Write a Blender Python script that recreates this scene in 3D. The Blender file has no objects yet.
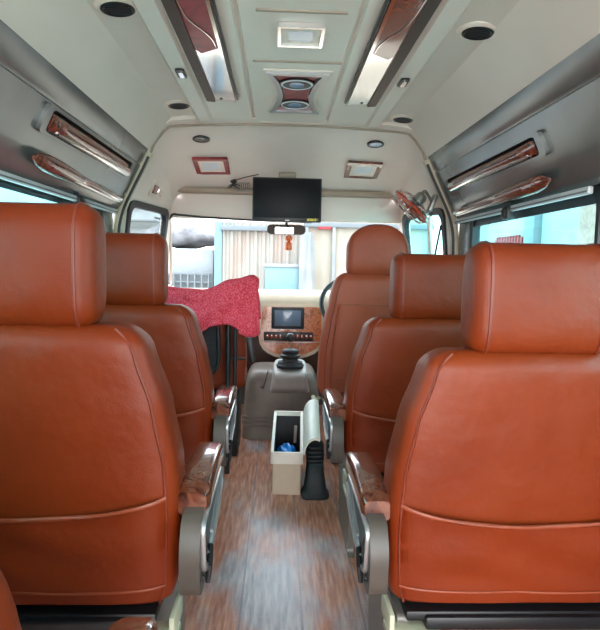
import bpy, bmesh, math, random
from mathutils import Vector, Matrix, Euler
random.seed(7)
S = bpy.context.scene
COL = S.collection
R = math.radians
CX = 0.04           # centre line of the van (camera stands at x = 0)

# ------------------------------------------------------------------ camera
cam = bpy.data.cameras.new('camera')
cam.sensor_fit = 'HORIZONTAL'; cam.sensor_width = 36.0
cam.lens = 570.0/600.0*36.0
cam.clip_start = 0.02
co = bpy.data.objects.new('camera', cam); COL.objects.link(co)
co.matrix_world = (Matrix.Translation((0, 0, 1.08)) @ Matrix.Rotation(R(-2.2), 4, 'Z')
                   @ Matrix.Rotation(R(90-5.05), 4, 'X') @ Matrix.Rotation(R(1.2), 4, 'Z'))
S.camera = co

# ------------------------------------------------------------------ world, exposure
w = bpy.data.worlds.new('overcast_sky'); S.world = w; w.use_nodes = True
nt = w.node_tree; bg = nt.nodes['Background']
tc = nt.nodes.new('ShaderNodeTexCoord'); sp = nt.nodes.new('ShaderNodeSeparateXYZ')
rp = nt.nodes.new('ShaderNodeValToRGB')
nt.links.new(tc.outputs['Generated'], sp.inputs[0]); nt.links.new(sp.outputs['Z'], rp.inputs[0])
rp.color_ramp.elements[0].position = 0.0; rp.color_ramp.elements[0].color = (0.88, 0.88, 0.87, 1)
rp.color_ramp.elements[1].position = 0.5; rp.color_ramp.elements[1].color = (0.78, 0.86, 0.95, 1)
nt.links.new(rp.outputs[0], bg.inputs[0]); bg.inputs[1].default_value = 3.2
S.view_settings.view_transform = 'Standard'; S.view_settings.look = 'None'
S.view_settings.gamma = 1.0; S.view_settings.use_curve_mapping = False
S.view_settings.exposure = 1.86
S.cycles.max_bounces = 14; S.cycles.diffuse_bounces = 8; S.cycles.transparent_max_bounces = 12
S.cycles.sample_clamp_indirect = 6.0
# ------------------------------------------------------------------ materials
def srgb(r, g, b):
    f = lambda c: (c/255/12.92 if c/255 <= .04045 else ((c/255+.055)/1.055)**2.4)
    return (f(r), f(g), f(b), 1)

def mat(name, col, rough=.5, metal=0., coat=0., col2=None, scale=8., bump=0., bscale=60., stretch=(1,1,1),
        detail=3., lo=.35, hi=.65, spec=.5, emit=None, rough2=None):
    m = bpy.data.materials.new(name); m.use_nodes = True
    n = m.node_tree; b = n.nodes['Principled BSDF']
    b.inputs['Base Color'].default_value = col; b.inputs['Roughness'].default_value = rough
    b.inputs['Metallic'].default_value = metal; b.inputs['Specular IOR Level'].default_value = spec
    if coat: b.inputs['Coat Weight'].default_value = coat; b.inputs['Coat Roughness'].default_value = .06
    if emit: b.inputs['Emission Color'].default_value = emit[0]; b.inputs['Emission Strength'].default_value = emit[1]
    t = n.nodes.new('ShaderNodeTexCoord'); mp = n.nodes.new('ShaderNodeMapping')
    mp.inputs['Scale'].default_value = stretch; n.links.new(t.outputs['Object'], mp.inputs[0])
    if col2 is None: col2 = tuple(c*.9 for c in col[:3])+(1,)
    nz = n.nodes.new('ShaderNodeTexNoise'); nz.inputs['Scale'].default_value = scale; nz.inputs['Detail'].default_value = detail
    n.links.new(mp.outputs[0], nz.inputs[0])
    cr = n.nodes.new('ShaderNodeValToRGB')
    cr.color_ramp.elements[0].position = lo; cr.color_ramp.elements[0].color = col
    cr.color_ramp.elements[1].position = hi; cr.color_ramp.elements[1].color = col2
    n.links.new(nz.outputs[0], cr.inputs[0]); n.links.new(cr.outputs[0], b.inputs['Base Color'])
    if rough2 is not None:
        mr = n.nodes.new('ShaderNodeMapRange'); mr.inputs['From Min'].default_value = lo; mr.inputs['From Max'].default_value = hi
        mr.inputs['To Min'].default_value = rough; mr.inputs['To Max'].default_value = rough2
        n.links.new(nz.outputs[0], mr.inputs[0]); n.links.new(mr.outputs[0], b.inputs['Roughness'])
    if bump:
        n2 = n.nodes.new('ShaderNodeTexNoise'); n2.inputs['Scale'].default_value = bscale; n2.inputs['Detail'].default_value = 4
        n.links.new(mp.outputs[0], n2.inputs[0])
        bp = n.nodes.new('ShaderNodeBump'); bp.inputs['Strength'].default_value = bump; bp.inputs['Distance'].default_value = .01
        n.links.new(n2.outputs[0], bp.inputs['Height']); n.links.new(bp.outputs[0], b.inputs['Normal'])
    return m

def leather_mat(name, col, col2):
    m = mat(name, col, .42, 0, 0, col2, 3.2, 0, detail=5, lo=.3, hi=.72, spec=.3)
    n = m.node_tree; b = n.nodes['Principled BSDF']; mp = [x for x in n.nodes if x.type == 'MAPPING'][0]
    v = n.nodes.new('ShaderNodeTexVoronoi'); v.inputs['Scale'].default_value = 420
    g = n.nodes.new('ShaderNodeTexNoise'); g.inputs['Scale'].default_value = 9; g.inputs['Detail'].default_value = 3
    n.links.new(mp.outputs[0], v.inputs[0]); n.links.new(mp.outputs[0], g.inputs[0])
    b1 = n.nodes.new('ShaderNodeBump'); b1.inputs['Strength'].default_value = .12; b1.inputs['Distance'].default_value = .002
    b2 = n.nodes.new('ShaderNodeBump'); b2.inputs['Strength'].default_value = .35; b2.inputs['Distance'].default_value = .02
    n.links.new(v.outputs[0], b1.inputs['Height']); n.links.new(g.outputs[0], b2.inputs['Height'])
    n.links.new(b2.outputs[0], b1.inputs['Normal']); n.links.new(b1.outputs[0], b.inputs['Normal'])
    return m

def glass_mat(name, tint, gloss=.5):
    m = bpy.data.materials.new(name); m.use_nodes = True; n = m.node_tree; n.nodes.clear()
    o = n.nodes.new('ShaderNodeOutputMaterial'); mx = n.nodes.new('ShaderNodeMixShader')
    tr = n.nodes.new('ShaderNodeBsdfTransparent'); gl = n.nodes.new('ShaderNodeBsdfGlossy'); lw = n.nodes.new('ShaderNodeLayerWeight'); lw.inputs['Blend'].default_value = .5
    pw = n.nodes.new('ShaderNodeMath'); pw.operation = 'POWER'; pw.inputs[1].default_value = 5
    fr = n.nodes.new('ShaderNodeMath'); fr.operation = 'MULTIPLY_ADD'; fr.inputs[1].default_value = .45; fr.inputs[2].default_value = .03
    n.links.new(lw.outputs['Facing'], pw.inputs[0]); n.links.new(pw.outputs[0], fr.inputs[0])
    tr.inputs[0].default_value = tint; gl.inputs['Roughness'].default_value = .02
    n.links.new(fr.outputs[0], mx.inputs[0]); n.links.new(tr.outputs[0], mx.inputs[1]); n.links.new(gl.outputs[0], mx.inputs[2])
    n.links.new(mx.outputs[0], o.inputs[0]); return m

def wood_floor_mat():
    m = bpy.data.materials.new('vinyl_plank'); m.use_nodes = True; n = m.node_tree; b = n.nodes['Principled BSDF']
    L = n.links.new
    t = n.nodes.new('ShaderNodeTexCoord'); sep = n.nodes.new('ShaderNodeSeparateXYZ'); L(t.outputs['Object'], sep.inputs[0])
    def noise(sc, stretch, det=4):
        mp = n.nodes.new('ShaderNodeMapping'); mp.inputs['Scale'].default_value = stretch; L(t.outputs['Object'], mp.inputs[0])
        z = n.nodes.new('ShaderNodeTexNoise'); z.inputs['Scale'].default_value = sc; z.inputs['Detail'].default_value = det
        L(mp.outputs[0], z.inputs[0]); return z
    def ramp(z, stops):
        r = n.nodes.new('ShaderNodeValToRGB'); e = r.color_ramp.elements
        e[0].position, e[0].color = stops[0]; e[1].position, e[1].color = stops[1]
        for p, c in stops[2:]:
            x = e.new(p); x.color = c
        L(z.outputs[0], r.inputs[0]); return r
    grain = ramp(noise(9, (9, .8, 1), 8), [(.3, srgb(146,80,58)), (.72, srgb(220,168,142)), (.5, srgb(192,126,98))])
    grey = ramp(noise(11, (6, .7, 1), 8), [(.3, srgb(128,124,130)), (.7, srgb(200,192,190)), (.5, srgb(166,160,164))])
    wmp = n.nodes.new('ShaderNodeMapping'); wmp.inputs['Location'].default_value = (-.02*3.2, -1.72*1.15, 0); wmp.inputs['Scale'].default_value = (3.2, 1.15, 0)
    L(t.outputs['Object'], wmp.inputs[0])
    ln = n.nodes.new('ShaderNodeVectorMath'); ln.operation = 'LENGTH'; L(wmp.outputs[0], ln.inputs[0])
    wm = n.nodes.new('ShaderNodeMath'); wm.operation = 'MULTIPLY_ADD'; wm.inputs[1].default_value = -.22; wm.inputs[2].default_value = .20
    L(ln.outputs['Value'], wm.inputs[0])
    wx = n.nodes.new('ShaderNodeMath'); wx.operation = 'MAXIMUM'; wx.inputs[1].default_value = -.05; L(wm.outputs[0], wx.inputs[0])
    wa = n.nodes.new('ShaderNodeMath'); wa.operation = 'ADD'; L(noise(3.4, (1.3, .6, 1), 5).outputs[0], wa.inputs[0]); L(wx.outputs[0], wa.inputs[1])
    grey_mask = ramp(wa, [(.50, (0,0,0,1)), (.66, (1,1,1,1))])
    # noise mask for the grey, stronger in an oval around mid-aisle
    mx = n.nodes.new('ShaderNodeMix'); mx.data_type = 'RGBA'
    L(grey_mask.outputs[0], mx.inputs[0]); L(grain.outputs[0], mx.inputs[6]); L(grey.outputs[0], mx.inputs[7])
    # plank joints
    sx = n.nodes.new('ShaderNodeMath'); sx.operation = 'MULTIPLY_ADD'; sx.inputs[1].default_value = 1/.19; sx.inputs[2].default_value = 10.55
    L(sep.outputs['X'], sx.inputs[0])
    fr = n.nodes.new('ShaderNodeMath'); fr.operation = 'FRACT'; L(sx.outputs[0], fr.inputs[0])
    lt = n.nodes.new('ShaderNodeMath'); lt.operation = 'LESS_THAN'; lt.inputs[1].default_value = .035; L(fr.outputs[0], lt.inputs[0])
    ml = n.nodes.new('ShaderNodeMath'); ml.operation = 'MULTIPLY'; ml.inputs[1].default_value = .7; L(lt.outputs[0], ml.inputs[0])
    m2 = n.nodes.new('ShaderNodeMix'); m2.data_type = 'RGBA'; L(ml.outputs[0], m2.inputs[0]); L(mx.outputs[2], m2.inputs[6])
    m2.inputs[7].default_value = srgb(110,104,116)
    # cross scratches
    sc = ramp(noise(30, (.5, 6, 1), 5), [(.62, (0,0,0,1)), (.75, (.5,.5,.5,1))])
    m3 = n.nodes.new('ShaderNodeMix'); m3.data_type = 'RGBA'; L(sc.outputs[0], m3.inputs[0]); L(m2.outputs[2], m3.inputs[6])
    m3.inputs[7].default_value = srgb(205,195,190)
    L(m3.outputs[2], b.inputs['Base Color']); b.inputs['Roughness'].default_value = .30
    bp = n.nodes.new('ShaderNodeBump'); bp.inputs['Strength'].default_value = .15; bp.inputs['Distance'].default_value = .004
    L(noise(14, (9, .8, 1), 8).outputs[0], bp.inputs['Height']); L(bp.outputs[0], b.inputs['Normal'])
    return m

def burl_mat(name, stops, scale=14, rough=.22, coat=.8):
    m = bpy.data.materials.new(name); m.use_nodes = True; n = m.node_tree; b = n.nodes['Principled BSDF']; L = n.links.new
    t = n.nodes.new('ShaderNodeTexCoord')
    z = n.nodes.new('ShaderNodeTexNoise'); z.inputs['Scale'].default_value = scale; z.inputs['Detail'].default_value = 8
    z.inputs['Distortion'].default_value = 2.2; L(t.outputs['Object'], z.inputs[0])
    r = n.nodes.new('ShaderNodeValToRGB'); e = r.color_ramp.elements
    e[0].position, e[0].color = stops[0]; e[1].position, e[1].color = stops[-1]
    for p, c in stops[1:-1]:
        x = e.new(p); x.color = c
    L(z.outputs[0], r.inputs[0]); L(r.outputs[0], b.inputs['Base Color'])
    b.inputs['Roughness'].default_value = rough; b.inputs['Coat Weight'].default_value = coat; b.inputs['Coat Roughness'].default_value = .05
    return m

M = {}
M['leather'] = leather_mat('tan_leather', srgb(132,49,15), srgb(114,38,11))
M['leather_front'] = leather_mat('cab_leather', srgb(160,72,48), srgb(146,62,40))
M['piping'] = mat('leather_piping', srgb(146,64,36), .4)
M['piping_dark'] = mat('seam_thread', srgb(126,48,26), .45)
M['pocket'] = leather_mat('pocket_leather', srgb(130,47,15), srgb(112,37,12))
M['cream'] = mat('cream_plastic', srgb(226,216,204), .42, col2=srgb(218,206,194), scale=2, bump=.03, bscale=250)
M['creamcab'] = mat('cream_lining', srgb(228,216,206), .55, col2=srgb(220,206,196), scale=2, bump=.05, bscale=200)
M['seatmetal'] = mat('cream_painted_steel', srgb(206,200,172), .4, col2=srgb(186,178,150), scale=7)
M['greypanel'] = mat('grey_gloss_panel', srgb(128,130,128), .22, .5, 0, srgb(114,116,116), 2.5)
M['lowwall'] = mat('grey_lower_trim', srgb(128,124,118), .6)
M['black'] = mat('black_plastic', srgb(22,22,25), .4)
M['rubber'] = mat('black_rubber', srgb(26,27,31), .55, bump=.05)
M['navy'] = mat('dark_tint_strip', srgb(24,34,48), .3)
M['screen'] = mat('dark_screen', srgb(10,11,18), .45, spec=.2)
M['brown'] = mat('dark_brown_side', srgb(70,50,42), .45, spec=.3)
M['leggrey'] = mat('leg_grey_steel', srgb(120,116,108), .4, .3)
M['matteblack'] = mat('matte_black', srgb(20,18,18), .9, spec=.1)
M['tan'] = mat('tan_trim', srgb(160,142,124), .5)
M['chrome'] = mat('chrome', srgb(225,222,220), .1, 1.0, scale=3)
M['silver'] = mat('silver_paint', srgb(188,188,190), .28, .7)
M['alu'] = mat('white_aluminium', srgb(214,212,214), .35, .15)
M['burl'] = burl_mat('burl_wood', [(.3, srgb(46,18,14)), (.45, srgb(100,44,30)), (.6, srgb(136,66,44)), (.72, srgb(80,34,26))])
M['burl_dash'] = burl_mat('burl_dash', [(.3, srgb(96,42,22)), (.45, srgb(164,86,48)), (.6, srgb(190,110,66)), (.75, srgb(120,58,32))], 30)
M['burl_arm'] = burl_mat('burl_armrest', [(.3, srgb(50,20,14)), (.45, srgb(96,44,28)), (.58, srgb(126,70,46)), (.7, srgb(60,24,16))], 18)
M['burgundy'] = burl_mat('burgundy_lacquer', [(.3, srgb(88,14,22)), (.5, srgb(150,30,44)), (.7, srgb(108,18,28))], 5, .4, .12)
M['taupe'] = mat('taupe_plastic', srgb(88,77,69), .42, col2=srgb(74,66,60), scale=6)
M['recess'] = mat('dark_recess_plastic', srgb(84,86,88), .5)
M['towel'] = mat('red_terry_towel', srgb(212,46,66), .95, 0, 0, srgb(236,108,118), 170, .5, 220, detail=5, lo=.42, hi=.66, spec=.1)
M['white'] = mat('white_plastic', srgb(236,222,208), .35)
M['binbeige'] = mat('beige_bin_plastic', srgb(206,184,160), .45)
M['bag'] = mat('blue_plastic_bag', srgb(18,124,206), .25, bump=.4, bscale=30)
M['lens'] = mat('frosted_lens', srgb(222,228,236), .2, coat=.5)
M['bluelens'] = mat('blue_grey_lens', srgb(150,170,196), .15, coat=.5)
M['darklens'] = mat('dark_lens', srgb(20,20,24), .12, coat=.5)
M['hump'] = mat('grey_cover_mat', srgb(128,116,106), .45, col2=srgb(100,90,82), scale=5, bump=.1, bscale=30)
M['dash'] = mat('cream_dashboard', srgb(200,182,160), .5)
M['boxgrey'] = mat('light_grey_console', srgb(176,174,170), .4)
M['yellow'] = mat('yellow_sticker', srgb(214,196,70), .4, col2=srgb(90,84,40), scale=120, lo=.5, hi=.56)
M['fanred'] = mat('orange_fan_plastic', srgb(204,72,38), .4)
M['fanmotor'] = mat('grey_cast_metal', srgb(150,150,142), .4, .6)
M['orange'] = mat('orange_charm', srgb(226,84,40), .6, col2=srgb(240,140,90), scale=60)
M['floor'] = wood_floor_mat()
M['windscreen'] = glass_mat('clear_glass', (.655, .695, .705, 1))
M['cyan_glass'] = glass_mat('cyan_tinted_glass', (.60, .925, .94, 1))
M['wire'] = mat('dark_wire', srgb(36,32,32), .5)
M['mirrorglass'] = mat('mirror_glass', srgb(240,240,240), .03, 1.0)
M['asphalt'] = mat('pale_concrete', srgb(214,208,198), .9, col2=srgb(198,192,184), scale=3)
M['blue'] = mat('sky_blue_paint', srgb(104,138,156), .5)
M['paleblue'] = mat('pale_blue_paint', srgb(108,142,150), .4)
M['tarp'] = mat('grey_tarpaulin', srgb(92,88,90), .8, col2=srgb(128,124,124), scale=9, bump=.8, bscale=10)
M['extwhite'] = mat('white_paint', srgb(142,146,148), .5, col2=srgb(126,130,134), scale=4)
M['extcream'] = mat('rusty_cream_paint', srgb(152,146,138), .7, col2=srgb(148,112,96), scale=2.2, stretch=(1.2,1,.5), detail=6, lo=.48, hi=.82)
M['extcream2'] = mat('cream_paint', srgb(160,152,138), .7, col2=srgb(154,128,110), scale=2, lo=.5, hi=.8)
M['extgrey'] = mat('grey_paint', srgb(112,118,122), .6)
M['facade'] = mat('pale_plaster', srgb(160,165,165), .8, col2=srgb(146,152,154), scale=1.5)
M['brick'] = mat('pink_brick', srgb(160,116,104), .85, col2=srgb(144,102,92), scale=20)
M['red'] = mat('red_banner', srgb(150,40,44), .6)

# ------------------------------------------------------------------ helpers
def smooth(me, ang=38):
    for p in me.polygons: p.use_smooth = True
    try: me.set_sharp_from_angle(angle=R(ang))
    except Exception: pass

def link(name, me, m=None, parent=None, loc=None, label=None, ang=38):
    if m is not None:
        for x in (m if isinstance(m, list) else [m]): me.materials.append(x)
    o = bpy.data.objects.new(name, me); COL.objects.link(o)
    if parent is not None: o.parent = parent
    if loc is not None: o.location = loc
    if label: o['label'] = label
    smooth(me, ang)
    return o

def from_bm(name, bm, m=None, parent=None, loc=None, label=None, ang=38):
    bmesh.ops.recalc_face_normals(bm, faces=bm.faces)
    me = bpy.data.meshes.new(name); bm.to_mesh(me); bm.free()
    return link(name, me, m, parent, loc, label, ang)

def thing(name, label, cat, loc=(0,0,0), rot=(0,0,0), group=None):
    o = bpy.data.objects.new(name, None); COL.objects.link(o)
    o.empty_display_size = .05
    o.location = loc; o.rotation_euler = rot; o['label'] = label; o['category'] = cat
    if group: o['group'] = group
    return o

def tag(o, label, cat, group=None):
    o['label'] = label; o['category'] = cat
    if group: o['group'] = group
    return o

def struct(o):
    o['kind'] = 'structure'; return o

def add_box(bm, c, s, r=0., seg=2, rot=None):
    x = bmesh.ops.create_cube(bm, size=1)
    vs = x['verts']
    for v in vs: v.co = Vector((v.co.x*s[0], v.co.y*s[1], v.co.z*s[2]))
    if r > 0:
        es = list({e for v in vs for e in v.link_edges})
        g = bmesh.ops.bevel(bm, geom=es, offset=min(r, min(s)*.49), segments=seg, affect='EDGES', profile=.5)
        vs = list({v for f in g['faces'] for v in f.verts} | {v for v in vs if v.is_valid})
    mt = Matrix.Translation(c) @ (rot.to_matrix().to_4x4() if rot else Matrix())
    bmesh.ops.transform(bm, matrix=mt, verts=vs)
    return vs

def box(name, c, s, m, parent=None, r=.004, seg=2, rot=None, label=None):
    bm = bmesh.new(); add_box(bm, c, s, r, seg, rot); return from_bm(name, bm, m, parent, None, label)

def add_rings(bm, rings, caps=True, closed=True):
    vr = [[bm.verts.new(p) for p in ring] for ring in rings]
    n = len(vr[0])
    for a, b in zip(vr[:-1], vr[1:]):
        for i in range(n if closed else n-1):
            j = (i+1) % n
            bm.faces.new((a[i], a[j], b[j], b[i]))
    if caps:
        bm.faces.new(vr[0]); bm.faces.new(list(reversed(vr[-1])))
    return vr

def add_tube(bm, pts, r, seg=8, closed=False):
    pts = [Vector(p) for p in pts]; n = len(pts); rings = []
    up = None
    for i, p in enumerate(pts):
        if closed: t = pts[(i+1) % n]-pts[i-1]
        else: t = pts[min(i+1, n-1)]-pts[max(i-1, 0)]
        t.normalize()
        if up is None:
            up = Vector((0,0,1)) if abs(t.z) < .9 else Vector((1,0,0))
        a = t.cross(up)
        if a.length < 1e-6: a = t.orthogonal()
        a.normalize(); b = a.cross(t).normalized(); up = b
        rr = r[i] if isinstance(r, (list, tuple)) else r
        rings.append([p + (a*math.cos(2*math.pi*k/seg)+b*math.sin(2*math.pi*k/seg))*rr for k in range(seg)])
    if closed: rings.append(rings[0]); add_rings(bm, rings, False)
    else: add_rings(bm, rings, True)

def tube(name, pts, r, m, parent=None, seg=8, closed=False, label=None):
    bm = bmesh.new(); add_tube(bm, pts, r, seg, closed)
    if closed: bmesh.ops.remove_doubles(bm, verts=bm.verts, dist=1e-5)
    return from_bm(name, bm, m, parent, None, label, 60)

def spline(pts, n=8):
    pts = [Vector(p) for p in pts]; out = []
    P = [pts[0]]+pts+[pts[-1]]
    for i in range(1, len(P)-2):
        a, b, c, d = P[i-1], P[i], P[i+1], P[i+2]
        for k in range(n):
            t = k/n
            out.append(.5*((2*b)+(c-a)*t+(2*a-5*b+4*c-d)*t*t+(3*b-a-3*c+d)*t**3))
    out.append(pts[-1]); return out

def add_lathe(bm, prof, mt=None, seg=28):
    """prof: (radius, height) list about local Z"""
    rings = [[Vector((r*math.cos(2*math.pi*k/seg), r*math.sin(2*math.pi*k/seg), z)) for k in range(seg)] for r, z in prof]
    if mt is not None: rings = [[mt @ p for p in q] for q in rings]
    add_rings(bm, rings, True)

def lathe(name, prof, m, parent=None, mt=None, seg=28, label=None):
    bm = bmesh.new(); add_lathe(bm, prof, mt, seg); return from_bm(name, bm, m, parent, None, label, 40)

def add_prism(bm, outline, t, fn):
    """outline of 2-D points, extruded from 0 to t; fn(a,b,d)->Vector"""
    A = [bm.verts.new(fn(a, b, 0)) for a, b in outline]; B = [bm.verts.new(fn(a, b, t)) for a, b in outline]
    n = len(outline)
    for i in range(n):
        j = (i+1) % n; bm.faces.new((A[i], A[j], B[j], B[i]))
    bm.faces.new(list(reversed(A))); bm.faces.new(B)

def prism(name, outline, t, fn, m, parent=None, bev=.0, label=None):
    bm = bmesh.new(); add_prism(bm, outline, t, fn)
    if bev:
        es = [e for e in bm.edges if len(e.link_faces) == 2 and e.calc_face_angle(0) > R(35)]
        bmesh.ops.bevel(bm, geom=es, offset=bev, segments=2, affect='EDGES')
    return from_bm(name, bm, m, parent, None, label)

def round_poly(pts, r, seg=5):
    out = []; n = len(pts)
    for i in range(n):
        p = Vector(pts[i]).to_2d(); a = Vector(pts[i-1]).to_2d(); b = Vector(pts[(i+1) % n]).to_2d()
        rr = r[i] if isinstance(r, (list, tuple)) else r
        u = (a-p); v = (b-p); d = min(rr, u.length*.45, v.length*.45)
        s = p+u.normalized()*d; e = p+v.normalized()*d
        for k in range(seg+1):
            t = k/seg; q = (1-t)**2*s+2*t*(1-t)*p+t*t*e; out.append((q.x, q.y))
    return out

def se(n, cnt, a, b):
    """superellipse ring points"""
    o = []
    for k in range(cnt):
        t = 2*math.pi*(k+.5)/cnt; c, s = math.cos(t), math.sin(t)
        o.append((a*math.copysign(abs(c)**(2/n), c), b*math.copysign(abs(s)**(2/n), s)))
    return o

def frame_ring(name, outer, inner, t, fn, m, parent=None, label=None):
    """flat ring between two outlines of equal count"""
    bm = bmesh.new(); n = len(outer)
    V = [[bm.verts.new(fn(a, b, d)) for a, b in o] for o, d in ((outer, 0), (outer, t), (inner, t), (inner, 0))]
    for k in range(4):
        A, B = V[k], V[(k+1) % 4]
        for i in range(n):
            j = (i+1) % n; bm.faces.new((A[i], A[j], B[j], B[i]))
    return from_bm(name, bm, m, parent, None, label)

def copy_tree(o, parent=None):
    c = o.copy(); COL.objects.link(c)
    if parent is not None: c.parent = parent
    for ch in [x for x in list(bpy.data.objects) if x.parent == o]: copy_tree(ch, c)
    return c

# ------------------------------------------------------------------ the shell
Y0, Y1 = -1.0, 2.80
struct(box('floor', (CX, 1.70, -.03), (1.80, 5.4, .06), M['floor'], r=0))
half = [(0,1.76),(.160,1.76),(.166,1.770),(.174,1.770),(.18,1.758),(.36,1.752),(.372,1.744),(.425,1.742),(.445,1.768),
        (.50,1.770),(.56,1.760),(.585,1.735),(.615,1.685),(.645,1.640),(.68,1.606)]
prof = [(-u, z) for u, z in reversed(half)] + half[1:]
bm = bmesh.new()
inner = prof; outer = [(.70,1.62),(.66,1.70),(.60,1.80),(.4,1.84),(-.4,1.84),(-.60,1.80),(-.66,1.70),(-.70,1.62)]
add_prism(bm, [(u+CX, z) for u, z in inner+outer], Y1-Y0, lambda a, b, d: Vector((a, Y0+d, b)))
ceil = struct(from_bm('ceiling', bm, M['cream'], ang=30))

def side_uz(v):
    return .675+.130*v, 1.605-.275*v
def SPt(s, v, y, off=0.):
    u, z = side_uz(v); n = Vector((-.275, 0, -.130)).normalized()
    p = Vector((u, y, z))+n*off
    return Vector((CX+s*p.x, p.y, p.z))

WIN = [(1.56, 2.66), (.36, 1.36), (-.9, .16)]
for s, side in ((-1, 'left'), (1, 'right')):
    bm = bmesh.new()
    # upper panel
    pin = [(.672,1.612),(.700,1.552),(.7055,1.548),(.710,1.540),(.7075,1.534),(.735,1.478),(.768,1.41),(.800,1.345),(.822,1.326),(.832,1.318)]
    pout = [(.93,1.318),(.93,1.40),(.80,1.62),(.72,1.66)]
    add_prism(bm, pin+pout, 2.795-Y0, lambda a, b, d: Vector((CX+s*a, Y0+d, b)))
    # pillars between the windows
    ys = [Y0, WIN[2][0], WIN[2][1], WIN[1][0], WIN[1][1], WIN[0][0], WIN[0][1], 2.795]
    for a, b in zip(ys[0::2], ys[1::2]):
        add_box(bm, (CX+s*.885, (a+b)/2, 1.105), (.09, b-a, .43), 0)
    o = struct(from_bm('wall_'+side, bm, M['greypanel']))
    o2 = struct(box('wall_'+side+'_lower', (CX+s*.895, (Y0+2.795)/2, .445), (.09, 2.795-Y0, .896), M['lowwall'], r=.0))
    for k, (a, b) in enumerate(WIN):
        nm = 'window_%d' % (k+1+(3 if s > 0 else 0))
        out = round_poly([(a, .895), (b, .895), (b, 1.320), (a, 1.320)], .05)
        inn = round_poly([(a+.035, .925), (b-.035, .925), (b-.035, 1.300), (a+.035, 1.300)], .05)
        f = struct(frame_ring(nm, out, inn, .035, lambda p, q, d: Vector((CX+s*(.850+d), p, q)), M['rubber']))
        prism('pane', inn, .004, lambda p, q, d: Vector((CX+s*(.866+d), p, q)), M['cyan_glass'], f)
        box('tint_strip', (CX+s*.858, (a+b)/2, 1.293 if s < 0 else 1.285), (.004, b-a-.08, .012 if s < 0 else .03), M['navy'], f, r=0)

# cab roof: from the step (y 2.80) down to the windscreen header (y 3.58)
def loft_lines(name, secs, m, thick=.03, up=Vector((0,0,1))):
    bm = bmesh.new(); n = len(secs[0])
    V = [[bm.verts.new(p) for p in s_] for s_ in secs]; U = [[bm.verts.new(Vector(p)+up*thick) for p in s_] for s_ in secs]
    for a in range(len(secs)-1):
        for i in range(n-1):
            bm.faces.new((V[a][i], V[a][i+1], V[a+1][i+1], V[a+1][i])); bm.faces.new((U[a][i], U[a+1][i], U[a+1][i+1], U[a][i+1]))
        for i in (0, n-1): bm.faces.new((V[a][i], V[a+1][i], U[a+1][i], U[a][i]))
    for a in (0, len(secs)-1):
        for i in range(n-1): bm.faces.new((V[a][i], V[a][i+1], U[a][i+1], U[a][i]))
    return from_bm(name, bm, m, ang=60)
def cabsec(t):
    # t 0..1 from y 2.78 to 3.60
    y = 2.78+.82*t
    h = [(0,1.765-.225*t*t*.7-.225*.3*t),(.20,1.762),(.45,1.745),(.56,1.72),(.62,1.685),(.655,1.64),(.68,1.603)]
    drop = .225*(.3*t+.7*t*t)
    e = [(0,0),(.2,0),(.45,-.004),(.56,-.012),(.62,-.03),(.655,-.06),(.68,-.10)]
    L_ = []
    zc = 1.762-drop
    for u, dz in e:
        k = 1-.45*t
        L_.append((u*(1+.03*t), zc+dz*k*1.5))
    return [(CX-u, y, z) for u, z in reversed(L_)]+[(CX+u, y, z) for u, z in L_[1:]]
struct(loft_lines('ceiling_cab', [cabsec(k/8) for k in range(9)], M['creamcab']))
def cabroof(x, y):
    t = (y-2.78)/.82; s_ = cabsec(t)
    for a, b in zip(s_[:-1], s_[1:]):
        if a[0] <= x <= b[0]: return a[2]+(b[2]-a[2])*(x-a[0])/(b[0]-a[0])
    return s_[0][2]
cabn = Vector((0, -.27, -1)).normalized()

# tan step lip between saloon ceiling and cab ceiling
lip = [(CX+u, 2.80, z-.004) for u, z in [(-.66,1.600),(-.645,1.640),(-.615,1.682),(-.585,1.714),(-.55,1.728),(-.4,1.737),(-.2,1.745),(0,1.748),(.2,1.745),(.4,1.737),(.55,1.728),(.585,1.714),(.615,1.682),(.645,1.64),(.66,1.600)]]
struct(tube('trim_1', spline(lip, 3), .006, M['tan']))

# windscreen header: panel, with a strip of painted shade above it
hd = bmesh.new()
add_box(hd, (CX, 3.66, 1.436), (1.50, .06, .158), .01)
struct(from_bm('trim_2', hd, M['creamcab']))

struct(box('trim_7', (CX, 3.60, 1.522), (1.36, .10, .030), M['tan'], r=.008))  # darker tan strip stands in for the shade between cab roof and header
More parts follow.
